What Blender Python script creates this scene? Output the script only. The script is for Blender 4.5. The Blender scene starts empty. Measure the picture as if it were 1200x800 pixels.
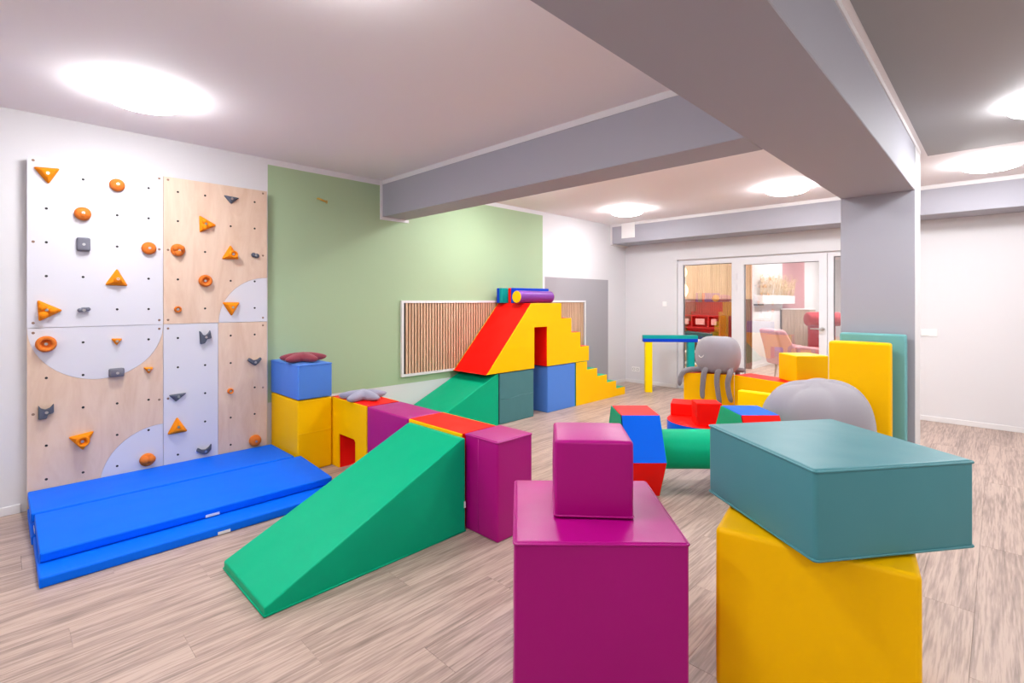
import bpy, bmesh, math, random
from mathutils import Vector, Matrix
R = math.radians
PI = math.pi
sc = bpy.context.scene
col = sc.collection
random.seed(7)

# ------------------------------------------------------------------ camera
cam_d = bpy.data.cameras.new('camera')
cam = bpy.data.objects.new('camera', cam_d)
col.objects.link(cam)
cam_d.sensor_width = 36.0
cam_d.lens = 36.0 * 586.0 / 1200.0
cam_d.shift_y = -48.0 / 1200.0
cam_d.clip_start = 0.05
cam.location = (0, 0, 1.45)
cam.rotation_euler = (R(90), 0, R(44.3))
sc.camera = cam

# ------------------------------------------------------------------ world, exposure
w = bpy.data.worlds.new('world')
sc.world = w
w.use_nodes = True
w.node_tree.nodes['Background'].inputs['Color'].default_value = (1, 1, 1, 1)
w.node_tree.nodes['Background'].inputs['Strength'].default_value = 0.3
sc.view_settings.view_transform = 'Standard'
sc.view_settings.look = 'None'
sc.view_settings.gamma = 1.0
sc.view_settings.use_curve_mapping = False
sc.view_settings.exposure = 1.02
LAMP = 30.0          # radiance of the opal lamp domes
LAMP_COLOR = (0.97, 0.975, 1.0)


# ------------------------------------------------------------------ materials
def lin(h):
    if isinstance(h, tuple):
        return h
    h = h.lstrip('#')
    v = [int(h[i:i + 2], 16) / 255 for i in (0, 2, 4)]
    return tuple((c / 12.92 if c <= 0.04045 else ((c + 0.055) / 1.055) ** 2.4) for c in v)


def mat(name, color, rough=0.5, metal=0.0, spec=0.5, bump=0.0, bscale=40.0, detail=3.0, sheen=0.0):
    m = bpy.data.materials.new(name)
    m.use_nodes = True
    nt = m.node_tree
    b = nt.nodes['Principled BSDF']
    c = lin(color)
    b.inputs['Base Color'].default_value = (*c, 1)
    b.inputs['Roughness'].default_value = rough
    b.inputs['Metallic'].default_value = metal
    b.inputs['Specular IOR Level'].default_value = spec
    if sheen:
        b.inputs['Sheen Weight'].default_value = sheen
    if bump:
        tc = nt.nodes.new('ShaderNodeTexCoord')
        n = nt.nodes.new('ShaderNodeTexNoise')
        n.inputs['Scale'].default_value = bscale
        n.inputs['Detail'].default_value = detail
        bp = nt.nodes.new('ShaderNodeBump')
        bp.inputs['Strength'].default_value = bump
        bp.inputs['Distance'].default_value = 0.01
        nt.links.new(tc.outputs['Object'], n.inputs['Vector'])
        nt.links.new(n.outputs['Fac'], bp.inputs['Height'])
        nt.links.new(bp.outputs['Normal'], b.inputs['Normal'])
    return m


def vinyl(name, color, rough=0.42, spec=0.12):
    # soft play vinyl: large slack waves and fine leather grain
    m = mat(name, color, rough, spec=spec)
    nt = m.node_tree
    b = nt.nodes['Principled BSDF']
    tc = nt.nodes.new('ShaderNodeTexCoord')
    n1 = nt.nodes.new('ShaderNodeTexNoise')
    n1.inputs['Scale'].default_value = 3.2
    n1.inputs['Detail'].default_value = 1.5
    n2 = nt.nodes.new('ShaderNodeTexNoise')
    n2.inputs['Scale'].default_value = 320
    n2.inputs['Detail'].default_value = 1
    b1 = nt.nodes.new('ShaderNodeBump')
    b1.inputs['Strength'].default_value = 0.22
    b1.inputs['Distance'].default_value = 0.05
    b2 = nt.nodes.new('ShaderNodeBump')
    b2.inputs['Strength'].default_value = 0.12
    b2.inputs['Distance'].default_value = 0.002
    L = nt.links.new
    L(tc.outputs['Object'], n1.inputs['Vector'])
    L(tc.outputs['Object'], n2.inputs['Vector'])
    L(n1.outputs['Fac'], b1.inputs['Height'])
    L(n2.outputs['Fac'], b2.inputs['Height'])
    L(b1.outputs['Normal'], b2.inputs['Normal'])
    L(b2.outputs['Normal'], b.inputs['Normal'])
    return m


def emis(name, color, strength):
    m = bpy.data.materials.new(name)
    m.use_nodes = True
    nt = m.node_tree
    nt.nodes.remove(nt.nodes['Principled BSDF'])
    e = nt.nodes.new('ShaderNodeEmission')
    e.inputs['Color'].default_value = (*color, 1)
    e.inputs['Strength'].default_value = strength
    nt.links.new(e.outputs[0], nt.nodes['Material Output'].inputs[0])
    return m


def glass_mat():
    m = bpy.data.materials.new('glass')
    m.use_nodes = True
    nt = m.node_tree
    nt.nodes.remove(nt.nodes['Principled BSDF'])
    t = nt.nodes.new('ShaderNodeBsdfTransparent')
    t.inputs['Color'].default_value = (0.97, 0.98, 0.975, 1)
    g = nt.nodes.new('ShaderNodeBsdfGlossy')
    g.inputs['Roughness'].default_value = 0.0
    g.inputs['Color'].default_value = (1, 1, 1, 1)
    fr = nt.nodes.new('ShaderNodeFresnel')
    fr.inputs['IOR'].default_value = 1.5
    ma = nt.nodes.new('ShaderNodeMath')
    ma.operation = 'MULTIPLY_ADD'
    ma.inputs[1].default_value = 2.0
    ma.inputs[2].default_value = 0.05
    ma.use_clamp = True
    mx = nt.nodes.new('ShaderNodeMixShader')
    L = nt.links.new
    L(fr.outputs[0], ma.inputs[0])
    L(ma.outputs[0], mx.inputs[0])
    L(t.outputs[0], mx.inputs[1])
    L(g.outputs[0], mx.inputs[2])
    L(mx.outputs[0], nt.nodes['Material Output'].inputs[0])
    return m


def wood(name, dark, light, scale=(1.2, 14, 14), rough=0.5, rand=False, rings=0.0, fine=0.5, mid=None):
    """Streaky wood; streaks run along the object axis with the smallest scale."""
    m = bpy.data.materials.new(name)
    m.use_nodes = True
    nt = m.node_tree
    b = nt.nodes['Principled BSDF']
    b.inputs['Roughness'].default_value = rough
    L = nt.links.new
    tc = nt.nodes.new('ShaderNodeTexCoord')
    vec = tc.outputs['Object']
    oi = nt.nodes.new('ShaderNodeObjectInfo')
    if rand:
        ml = nt.nodes.new('ShaderNodeVectorMath')
        ml.operation = 'SCALE'
        ml.inputs[0].default_value = (17, 31, 23)
        L(oi.outputs['Random'], ml.inputs['Scale'])
        ad = nt.nodes.new('ShaderNodeVectorMath')
        ad.operation = 'ADD'
        L(vec, ad.inputs[0])
        L(ml.outputs[0], ad.inputs[1])
        vec = ad.outputs[0]
    mp = nt.nodes.new('ShaderNodeMapping')
    mp.inputs['Scale'].default_value = scale
    L(vec, mp.inputs['Vector'])
    n1 = nt.nodes.new('ShaderNodeTexNoise')
    n1.inputs['Scale'].default_value = 1.0
    n1.inputs['Detail'].default_value = 6
    n1.inputs['Roughness'].default_value = 0.65
    n1.inputs['Distortion'].default_value = rings
    L(mp.outputs[0], n1.inputs['Vector'])
    mp2 = nt.nodes.new('ShaderNodeMapping')
    mp2.inputs['Scale'].default_value = tuple(s * 5 for s in scale)
    L(vec, mp2.inputs['Vector'])
    n2 = nt.nodes.new('ShaderNodeTexNoise')
    n2.inputs['Scale'].default_value = 1.0
    n2.inputs['Detail'].default_value = 3
    L(mp2.outputs[0], n2.inputs['Vector'])
    mx = nt.nodes.new('ShaderNodeMath')
    mx.operation = 'MULTIPLY_ADD'
    mx.inputs[1].default_value = fine
    L(n2.outputs['Fac'], mx.inputs[0])
    L(n1.outputs['Fac'], mx.inputs[2])
    sb = nt.nodes.new('ShaderNodeMath')
    sb.operation = 'SUBTRACT'
    sb.inputs[1].default_value = fine * 0.5
    L(mx.outputs[0], sb.inputs[0])
    last = sb.outputs[0]
    if rand:
        rm = nt.nodes.new('ShaderNodeMath')
        rm.operation = 'MULTIPLY_ADD'
        rm.inputs[1].default_value = 0.05
        rm.inputs[2].default_value = -0.025
        L(oi.outputs['Random'], rm.inputs[0])
        a2 = nt.nodes.new('ShaderNodeMath')
        a2.operation = 'ADD'
        L(last, a2.inputs[0])
        L(rm.outputs[0], a2.inputs[1])
        last = a2.outputs[0]
    cr = nt.nodes.new('ShaderNodeValToRGB')
    if mid:
        e = cr.color_ramp.elements.new(0.45)
        e.color = (*lin(mid), 1)
    cr.color_ramp.elements[0].position = 0.25
    cr.color_ramp.elements[0].color = (*lin(dark), 1)
    cr.color_ramp.elements[-1].position = 0.62
    cr.color_ramp.elements[-1].color = (*lin(light), 1)
    L(last, cr.inputs[0])
    L(cr.outputs[0], b.inputs['Base Color'])
    bp = nt.nodes.new('ShaderNodeBump')
    bp.inputs['Strength'].default_value = 0.08
    bp.inputs['Distance'].default_value = 0.002
    L(n2.outputs['Fac'], bp.inputs['Height'])
    L(bp.outputs['Normal'], b.inputs['Normal'])
    return m


WHITE = mat('white_paint', '#DAD8DA', 0.7, bump=0.05, bscale=160)
CEILW = mat('ceiling_paint', '#EEE8E9', 0.8)
TRIM = mat('white_trim', '#E2E0E0', 0.45)
GREEN_P = mat('green_paint', '#A3BA94', 0.7, bump=0.05, bscale=160)
GREY_P = mat('grey_paint', '#A6A5AE', 0.65, bump=0.04, bscale=160)
GREY_W = mat('grey_wall_paint', '#A09DA1', 0.65, bump=0.04, bscale=160)
CEILG = mat('grey_ceiling_paint', '#A09E9F', 0.7)
FLOOR = wood('oak_floor', '#857368', '#BDA698', (22, 1.1, 22), 0.42, rand=True, rings=0.6, fine=0.75, mid='#A58E82')
BIRCH = wood('birch_plywood', '#CFAE95', '#DEC4AE', (9, 6.0, 1.4), 0.5, rings=1.2, fine=0.25)
PANELW = mat('white_laminate', '#D3D2D9', 0.35)
SLATW = wood('slat_oak', '#BA9272', '#DDB999', (16, 16, 1.3), 0.5, rand=True, fine=0.3)
BLACK = mat('black_felt', '#0A0A0A', 0.9)
DARKPLASTIC = mat('dark_plastic', '#26272B', 0.4)
ORANGE_H = mat('orange_polyester', '#F08A08', 0.8, spec=0.25, bump=0.15, bscale=300)
ORANGE_D = mat('burnt_orange_polyester', '#D9752A', 0.8, spec=0.25, bump=0.15, bscale=300)
GREY_H = mat('grey_polyester', '#73737E', 0.8, spec=0.25, bump=0.15, bscale=300)
SLATE_H = mat('slate_polyester', '#565B68', 0.8, spec=0.25, bump=0.15, bscale=300)
STEEL = mat('steel', '#C9C8C6', 0.3, 1.0)
DARKHOLE = mat('dark_hole', '#1C1A1A', 0.7)
V_YEL = vinyl('yellow_vinyl', '#FFC300')
V_LEM = vinyl('lemon_vinyl', '#FFDC00')
V_PUR = vinyl('magenta_vinyl', '#AC007C', 0.36, 0.32)
V_RED = vinyl('red_vinyl', '#F2140C')
V_GRN = vinyl('green_vinyl', '#00AB7C')
V_TEA = vinyl('petrol_vinyl', '#458A91', 0.42, 0.4)
V_TEAL = vinyl('pale_petrol_vinyl', '#6FAFB0', 0.4, 0.3)
V_TEAD = vinyl('dull_petrol_vinyl', '#4C7D81')
V_LBL = vinyl('light_blue_vinyl', '#5385D6')
V_BLU = vinyl('blue_vinyl', '#0062E6')
V_MAT = vinyl('mat_blue_vinyl', '#006AF0', 0.5)
V_NAVY = vinyl('royal_blue_vinyl', '#0A3FC4')
V_TURQ = vinyl('turquoise_vinyl', '#109E98')
V_VIO = vinyl('violet_vinyl', '#7A3F96', 0.35)
LABELW = mat('white_label', '#E8E8E8', 0.6)
PLUSH = mat('grey_plush', '#98939A', 0.95, bump=0.5, bscale=420, sheen=0.3)
PLUSHD = mat('dark_grey_plush', '#7E797F', 0.95, bump=0.5, bscale=420, sheen=0.3)
STITCH = mat('white_thread', '#F0EEEA', 0.8)
STAR_R = mat('burgundy_cloth', '#8E3544', 0.9, bump=0.3, bscale=300, sheen=0.2)
STAR_G = mat('lilac_grey_cloth', '#9A99AC', 0.9, bump=0.3, bscale=300, sheen=0.2)
WPLAST = mat('white_plastic', '#F1F0EE', 0.35)
GLASS = glass_mat()
DOOM = emis('opal_light', LAMP_COLOR, LAMP)
DOOM_L = emis('lounge_fill_light', (1.0, 0.97, 0.95), LAMP * 3.0)
BRASS = mat('brass', '#D2AA48', 0.4, 0.3)


# ------------------------------------------------------------------ helpers
def tag(o, label=None, cat=None, group=None, kind=None):
    if label:
        o['label'] = label
    if cat:
        o['category'] = cat
    if group:
        o['group'] = group
    if kind:
        o['kind'] = kind
    return o


def obj(name, bm, m, parent=None, loc=(0, 0, 0), rz=0.0, smooth=False, wn=False):
    me = bpy.data.meshes.new(name)
    bmesh.ops.recalc_face_normals(bm, faces=bm.faces)
    if smooth:
        for f in bm.faces:
            f.smooth = True
    bm.to_mesh(me)
    bm.free()
    me.materials.append(m)
    o = bpy.data.objects.new(name, me)
    col.objects.link(o)
    o.location = loc
    o.rotation_euler = (0, 0, rz)
    if parent:
        o.parent = parent
    if wn:
        md = o.modifiers.new('normals', 'WEIGHTED_NORMAL')
        md.keep_sharp = True
        md.weight = 80
    return o


def empty(name, loc=(0, 0, 0), rz=0.0):
    o = bpy.data.objects.new(name, None)
    o.empty_display_size = 0.1
    col.objects.link(o)
    o.location = loc
    o.rotation_euler = (0, 0, rz)
    return o


def thing(name, label, cat, loc=(0, 0, 0), rz=0.0, group=None):
    return tag(empty(name, loc, rz), label, cat, group)


def add_box(bm, x0, x1, y0, y1, z0, z1):
    v = [bm.verts.new(p) for p in ((x0, y0, z0), (x1, y0, z0), (x1, y1, z0), (x0, y1, z0),
                                   (x0, y0, z1), (x1, y0, z1), (x1, y1, z1), (x0, y1, z1))]
    for f in ((0, 3, 2, 1), (4, 5, 6, 7), (0, 1, 5, 4), (1, 2, 6, 5), (2, 3, 7, 6), (3, 0, 4, 7)):
        bm.faces.new([v[i] for i in f])
    return bm


def box(x0, x1, y0, y1, z0, z1, bevel=0.0, seg=2):
    bm = bmesh.new()
    add_box(bm, x0, x1, y0, y1, z0, z1)
    if bevel:
        bmesh.ops.bevel(bm, geom=list(bm.edges), offset=bevel, segments=seg, affect='EDGES', profile=0.5)
    return bm


def bevel_sharp(bm, off, seg=2, ang=25):
    bmesh.ops.recalc_face_normals(bm, faces=bm.faces)
    es = [e for e in bm.edges if len(e.link_faces) == 2 and e.calc_face_angle(0) > R(ang)]
    bmesh.ops.bevel(bm, geom=es, offset=off, segments=seg, affect='EDGES', profile=0.5, clamp_overlap=True)


def foam(sx, sy, sz, bevel=0.012, puff=0.006, seg=3, cuts=5):
    """Foam cuboid, base centred at the origin, faces very slightly swollen."""
    bm = bmesh.new()
    add_box(bm, -sx / 2, sx / 2, -sy / 2, sy / 2, 0, sz)
    bmesh.ops.subdivide_edges(bm, edges=list(bm.edges), cuts=cuts, use_grid_fill=True)
    for v in bm.verts:
        u = (v.co.x / (sx / 2), v.co.y / (sy / 2), (v.co.z - sz / 2) / (sz / 2))
        d = []
        for a in range(3):
            b_, c_ = [u[i] for i in range(3) if i != a]
            d.append(puff * (1 - b_ * b_) * (1 - c_ * c_) * u[a] if abs(u[a]) > 0.999 else 0)
        if u[2] < -0.99:
            d[2] = 0
        v.co += Vector(d)
    bevel_sharp(bm, bevel, seg, 60)
    return bm


def prism(poly, depth, bevel=0.008, seg=2, y0=None):
    """Extrude an (x,z) outline along local y (centred unless y0 given)."""
    bm = bmesh.new()
    ya = -depth / 2 if y0 is None else y0
    a = [bm.verts.new((p[0], ya, p[1])) for p in poly]
    b = [bm.verts.new((p[0], ya + depth, p[1])) for p in poly]
    n = len(poly)
    bm.faces.new(a)
    bm.faces.new(b[::-1])
    for i in range(n):
        j = (i + 1) % n
        bm.faces.new((a[j], a[i], b[i], b[j]))
    if bevel:
        bevel_sharp(bm, bevel, seg, 15)
    else:
        bmesh.ops.recalc_face_normals(bm, faces=bm.faces)
    return bm


def sweep(bm, pts, rad, n=8, closed=False, cap=True):
    pts = [Vector(p) for p in pts]
    N = len(pts)
    rr = rad if isinstance(rad, (list, tuple)) else [rad] * N
    rings = []
    up = None
    for i, p in enumerate(pts):
        if closed:
            t = (pts[(i + 1) % N] - pts[i - 1]).normalized()
        else:
            t = (pts[min(i + 1, N - 1)] - pts[max(i - 1, 0)]).normalized()
        if up is None:
            up = Vector((0, 0, 1)) if abs(t.z) < 0.9 else Vector((1, 0, 0))
        s = t.cross(up).normalized()
        up = s.cross(t).normalized()
        rings.append([bm.verts.new(p + (s * math.cos(2 * PI * k / n) + up * math.sin(2 * PI * k / n)) * rr[i])
                      for k in range(n)])
    for i in range(N if closed else N - 1):
        a, b = rings[i], rings[(i + 1) % N]
        for k in range(n):
            bm.faces.new((a[k], a[(k + 1) % n], b[(k + 1) % n], b[k]))
    if cap and not closed:
        bm.faces.new(rings[0][::-1])
        bm.faces.new(rings[-1])
    return bm


def smoothpts(pts, k=5):
    """Catmull-Rom through the points."""
    P = [Vector(p) for p in pts]
    P = [P[0] * 2 - P[1]] + P + [P[-1] * 2 - P[-2]]
    out = []
    for i in range(1, len(P) - 2):
        for j in range(k):
            t = j / k
            a, b, c, d = P[i - 1], P[i], P[i + 1], P[i + 2]
            out.append(0.5 * ((2 * b) + (c - a) * t + (2 * a - 5 * b + 4 * c - d) * t * t + (3 * b - a - 3 * c + d) * t ** 3))
    out.append(P[-2])
    return out


def lathe(bm, prof, n=24, axis='z', c=(0, 0, 0)):
    """prof: list of (radius, height). radius 0 gives a pole."""
    rings = []
    for r, h in prof:
        ring = []
        cnt = 1 if r < 1e-6 else n
        for k in range(cnt):
            a = 2 * PI * k / n
            x, y = r * math.cos(a), r * math.sin(a)
            p = {'z': (x, y, h), 'x': (h, x, y), 'y': (x, h, y)}[axis]
            ring.append(bm.verts.new((p[0] + c[0], p[1] + c[1], p[2] + c[2])))
        rings.append(ring)
    for a, b in zip(rings[:-1], rings[1:]):
        for k in range(n):
            if len(a) == 1 and len(b) == 1:
                continue
            if len(a) == 1:
                bm.faces.new((a[0], b[k], b[(k + 1) % n]))
            elif len(b) == 1:
                bm.faces.new((a[k], a[(k + 1) % n], b[0]))
            else:
                bm.faces.new((a[k], a[(k + 1) % n], b[(k + 1) % n], b[k]))
    return bm


def rim(sx, sy, z, r=0.0045, cr=0.012):
    """Welt piping round a rectangle."""
    pts = []
    for cx, cy, a0 in ((1, 1, 0), (-1, 1, 90), (-1, -1, 180), (1, -1, 270)):
        for k in range(4):
            a = R(a0 + 30 * k)
            pts.append((cx * (sx / 2 - cr) + cr * math.cos(a), cy * (sy / 2 - cr) + cr * math.sin(a), z))
    # denser along straights so the shading stays even
    return sweep(bmesh.new(), pts, r, 6, closed=True)


def struct(name, bm, m, label, parent=None, **k):
    o = obj(name, bm, m, parent, **k)
    if parent is None:
        tag(o, label, None, None, 'structure')
    return o


# ------------------------------------------------------------------ room shell
XL, XR, YB, YN, H = -4.8, 3.0, 7.83, -3.2, 2.75
FLOOR_BASE = mat('floor_screed', '#5A5049', 0.8)
fl = struct('floor', box(XL - 2.5, XR, YN, 19.0, -0.08, -0.004), FLOOR_BASE, 'pale greyed oak plank floor of the playroom and the lounge behind the glass')

# planks: rows run along Y; shared meshes, a hairline groove between them
PW, PL = 0.205, 1.45
plank_mesh = {}


def plank(x0, y0, y1):
    ln = round(y1 - y0, 3)
    if ln not in plank_mesh:
        bm = bmesh.new()
        g, c = 0.0003, 0.0008
        xa, xb, ya, yb = g, PW - g, g, ln - g
        top = [bm.verts.new(p) for p in ((xa + c, ya + c, 0), (xb - c, ya + c, 0), (xb - c, yb - c, 0), (xa + c, yb - c, 0))]
        low = [bm.verts.new(p) for p in ((xa, ya, -0.0007), (xb, ya, -0.0007), (xb, yb, -0.0007), (xa, yb, -0.0007))]
        bot = [bm.verts.new(p) for p in ((xa, ya, -0.004), (xb, ya, -0.004), (xb, yb, -0.004), (xa, yb, -0.004))]
        bm.faces.new(top)
        for i in range(4):
            j = (i + 1) % 4
            bm.faces.new((low[i], low[j], top[j], top[i]))
            bm.faces.new((bot[i], bot[j], low[j], low[i]))
        me = bpy.data.meshes.new('plank')
        bmesh.ops.recalc_face_normals(bm, faces=bm.faces)
        bm.to_mesh(me)
        bm.free()
        me.materials.append(FLOOR)
        plank_mesh[ln] = me
    o = bpy.data.objects.new('plank', plank_mesh[ln])
    col.objects.link(o)
    o.location = (x0, y0, 0)
    o.parent = fl
    return o


def plank_rows(x_start, nrow, ya, yb, skip=None):
    bm = None
    for i in range(nrow):
        x = x_start + i * PW
        y = ya - PL * ((i * 0.382) % 1.0)
        while y < yb:
            a, b = max(y, ya), min(y + PL, yb)
            if b - a > 0.02 and not (skip and skip(x, a, b)):
                plank(x, a, b)
            y += PL


def cam_cull(x, a, b):
    # planks well outside the view need not be built one by one
    d = max(-0.698 * px + 0.716 * py for px in (x, x + PW) for py in (a, b))
    return d < 0.9 or (0.716 * x + 0.698 * b) / d < -1.15


plank_rows(XL, 30, -0.6, 7.83, cam_cull)
# remaining floor, joined: off to the right and through the glass
bm = bmesh.new()


def add_plank(bm, x0, y0, y1):
    g = 0.0006
    v = [bm.verts.new(p) for p in ((x0 + g, y0 + g, -0.0006), (x0 + PW - g, y0 + g, -0.0006), (x0 + PW - g, y1 - g, -0.0006), (x0 + g, y1 - g, -0.0006))]
    bm.faces.new(v)


for (xs, n, ya, yb) in ((XL + 30 * PW, 8, -3.0, 7.83), (XL - 1.2, 30, 7.83, 18.5), (XL, 30, -3.2, -0.6)):
    for i in range(n):
        y = ya - PL * ((i * 0.382) % 1.0)
        while y < yb:
            a, b = max(y, ya), min(y + PL, yb)
            if b - a > 0.02:
                add_plank(bm, xs + i * PW, a, b)
            y += PL
tag(obj('far_planks', bm, FLOOR, fl), kind='stuff')
bm = bmesh.new()
for i in range(30):
    x = XL + i * PW
    y = -0.6 - PL * ((i * 0.382) % 1.0)
    while y < 7.83:
        a, b = max(y, -0.6), min(y + PL, 7.83)
        if b - a > 0.02 and cam_cull(x, a, b):
            add_plank(bm, x, a, b)
        y += PL
tag(obj('side_planks', bm, FLOOR, fl), kind='stuff')

ce = struct('ceiling', box(XL - 0.2, XR + 0.2, YN - 0.2, YB + 0.15, H, H + 0.2), CEILW, 'matt off-white ceiling with a grey painted field on the right')
obj('grey_field', box(-0.465, XR, YN, 5.83, H - 0.002, H), CEILG, ce)

wl = struct('wall_left', box(XL - 0.2, XL, YN - 0.2, YB + 0.15, 0, H), WHITE, 'white left wall with a sage green field and a grey field')
obj('green_field', box(XL, XL + 0.002, 1.715, 5.56, 0.514, 2.695), GREEN_P, wl)
obj('grey_field', box(XL, XL + 0.002, 5.61, 7.27, 0.0, 1.80), GREY_W, wl)

OX0, OX1, OH = -3.83, -0.9, 2.12
wb = empty('wall_back')
tag(wb, 'white back wall with the glazed door opening to the lounge', None, None, 'structure')
obj('left_panel', box(XL, OX0, YB, YB + 0.15, 0, H), WHITE, wb)
obj('lintel', box(OX0, OX1, YB, YB + 0.15, OH, H), WHITE, wb)
obj('right_panel', box(OX1, XR, YB, YB + 0.15, 0, H), WHITE, wb)
struct('wall_right', box(XR, XR + 0.2, YN - 0.2, YB + 0.15, 0, H), WHITE, 'plain white right wall outside the picture')
struct('wall_front', box(XL, XR, YN - 0.2, YN, 0, H), WHITE, 'plain white wall behind the viewer')


def skirting(name, x0, x1, y0, y1, label):
    return struct(name, box(x0, x1, y0, y1, 0, 0.06, 0.003, 1), TRIM, label)


skirting('baseboard_left', XL, XL + 0.014, YN, 0.10, 'white skirting along the left wall beside the climbing wall')
skirting('baseboard_left.001', XL, XL + 0.014, 5.9, YB - 0.014, 'white skirting along the left wall by the back corner')
skirting('baseboard_back', XL, OX0, YB - 0.014, YB, 'white skirting under the wall socket left of the glazed door')
skirting('baseboard_back.001', OX1, XR, YB - 0.014, YB, 'white skirting of the white wall right of the grey pillar')

# beams, pillar and soffit
struct('trim_1', box(-1.02, -0.50, YN, 5.25, 2.357, H, 0.004, 1), GREY_P, 'large grey main ceiling beam running to the pillar')
struct('trim_2', box(XL, -1.02, 2.90, 3.21, 2.357, H, 0.004, 1), GREY_P, 'grey cross beam meeting the green wall')
pl = struct('trim_3', box(-1.02, -0.50, 5.25, 5.60, 0, H, 0.004, 1), GREY_P, 'grey square pillar under the main beam')
obj('lit_side', box(-0.50, -0.497, 5.252, 5.60, 0, H), TRIM, pl)  # lamplight on the pillar's right side, put into the colour as white
struct('trim_4', box(XL + 0.04, XR, 7.336, YB, 2.42, H, 0.004, 1), GREY_P, 'grey boxed soffit along the back wall above the glazed door')


def strip(name, x0, x1, y0, y1, z0, z1, label):
    return struct(name, box(x0, x1, y0, y1, z0, z1), TRIM, label)


strip('trim_5', XL + 0.012, -1.02, 2.893, 2.90, H - 0.045, H, 'white edge strip along the top of the grey cross beam')
strip('trim_6', -0.50, -0.493, YN, 5.60, H - 0.035, H, 'white edge strip along the top right of the main beam')
strip('trim_7', XL + 0.012, XR, 7.329, 7.336, H - 0.045, H, 'white edge strip along the top of the grey soffit')
strip('trim_8', XL, XL + 0.012, 2.872, 2.90, 2.325, H, 'white upright strip where the cross beam meets the green wall')
strip('trim_9', XL, XL + 0.012, 2.90, 3.235, 2.325, 2.357, 'white strip under the end of the cross beam at the green wall')
strip('trim_10', XL, XL + 0.04, 7.336, YB, 2.40, H, 'white gap strip between soffit end and left wall')


# ------------------------------------------------------------------ ceiling lamps
def lamp(x, y, label, group=None, r=0.225, dm=None):
    t = thing('ceiling_lamp', label, 'ceiling lamp', (x, y, H), 0, group)
    b = lathe(bmesh.new(), [(0, 0), (r - 0.01, 0), (r - 0.01, -0.028), (0, -0.028)], 40)
    obj('base_plate', b, WPLAST, t, smooth=False)
    p = [(r, -0.029)]
    for k in range(9):
        a = k / 8 * PI / 2
        p.append((r * math.cos(a) ** 0.7 if k < 8 else 0, -0.032 - 0.062 * math.sin(a)))
    p[-1] = (0, -0.094)
    b = lathe(bmesh.new(), [(0, -0.027), (r - 0.006, -0.027)] + p, 40)
    obj('diffuser', b, dm or DOOM, t, smooth=True)
    return t


lamp(-3.83, 0.63, 'round opal ceiling lamp above the climbing wall')
lamp(-3.80, 6.24, 'round opal ceiling lamp nearest the back left corner')
lamp(-1.73, 6.25, 'round opal ceiling lamp left of the grey pillar')
lamp(-0.05, 6.42, 'round opal ceiling lamp just right of the grey pillar, on the white ceiling')
lamp(0.25, 4.72, 'round opal ceiling lamp cut by the right edge, on the grey ceiling field')
for (x, y) in ((-1.67, 0.81), (-3.80, 4.05), (-1.75, 3.80), (-2.6, -1.3), (-0.5, -1.3), (1.4, -0.9), (2.2, 4.8), (1.6, 2.2)):  # the lamps behind the viewer are added to brighten the block fronts
    lamp(x, y, 'round opal ceiling lamp out of sight, inferred from its light or added for fill', 'ceiling lamps out of sight')

# ------------------------------------------------------------------ glazed door wall
FY0, FY1 = YB + 0.05, YB + 0.12


def frame_ring(x0, x1, z0, z1, w, y0, y1, wb_=None):
    bm = bmesh.new()
    wb_ = w if wb_ is None else wb_
    add_box(bm, x0, x0 + w, y0, y1, z0, z1)
    add_box(bm, x1 - w, x1, y0, y1, z0, z1)
    add_box(bm, x0 + w, x1 - w, y0, y1, z1 - w, z1)
    add_box(bm, x0 + w, x1 - w, y0, y1, z0, z0 + wb_)
    return bm


FRAMEW = mat('white_lacquer_frame', '#DEDDE0', 0.35)
GASKET = mat('dark_gasket', '#6A6A6D', 0.6)
t = tag(empty('window_1'), 'fixed glass pane left of the glazed door, showing warm slats behind', None, None, 'structure')
obj('window_frame', frame_ring(OX0 + 0.0005, -2.875, 0.0, OH - 0.0005, 0.085, FY0, FY1), FRAMEW, t)
obj('pane', box(OX0 + 0.09, -2.96, YB + 0.08, YB + 0.088, 0.085, OH - 0.09), GLASS, t)
obj('gasket', frame_ring(OX0 + 0.088, -2.958, 0.083, OH - 0.088, 0.008, YB + 0.07, YB + 0.098), GASKET, t)

t = tag(empty('door_1'), 'white framed glass door with steel lever handle', None, None, 'structure')
lf = obj('leaf_frame', frame_ring(-2.872, -1.685, 0.01, 2.09, 0.095, FY0 - 0.018, FY1, 0.11), FRAMEW, t)
obj('pane', box(-2.777, -1.78, YB + 0.08, YB + 0.088, 0.12, 1.995), GLASS, t)
obj('gasket', frame_ring(-2.779, -1.778, 0.118, 1.997, 0.008, YB + 0.07, YB + 0.098), GASKET, t)
for z in (1.77, 1.60, 0.25):
    h = lathe(bmesh.new(), [(0, 0), (0.009, 0), (0.009, 0.10), (0, 0.10)], 10)
    obj('hinge', h, FRAMEW, lf, (-2.874, FY0 - 0.026, z))
hd = bmesh.new()
lathe(hd, [(0, 0), (0.026, 0), (0.026, -0.012), (0, -0.012)], 20, 'y', (-1.735, FY0 - 0.018, 1.06))
lathe(hd, [(0, 0), (0.011, 0), (0.011, -0.05), (0, -0.05)], 12, 'y', (-1.735, FY0 - 0.03, 1.06))
sweep(hd, [(-1.728, FY0 - 0.078, 1.06), (-1.87, FY0 - 0.078, 1.06)], 0.011, 10)
obj('handle', hd, STEEL, lf)

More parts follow.
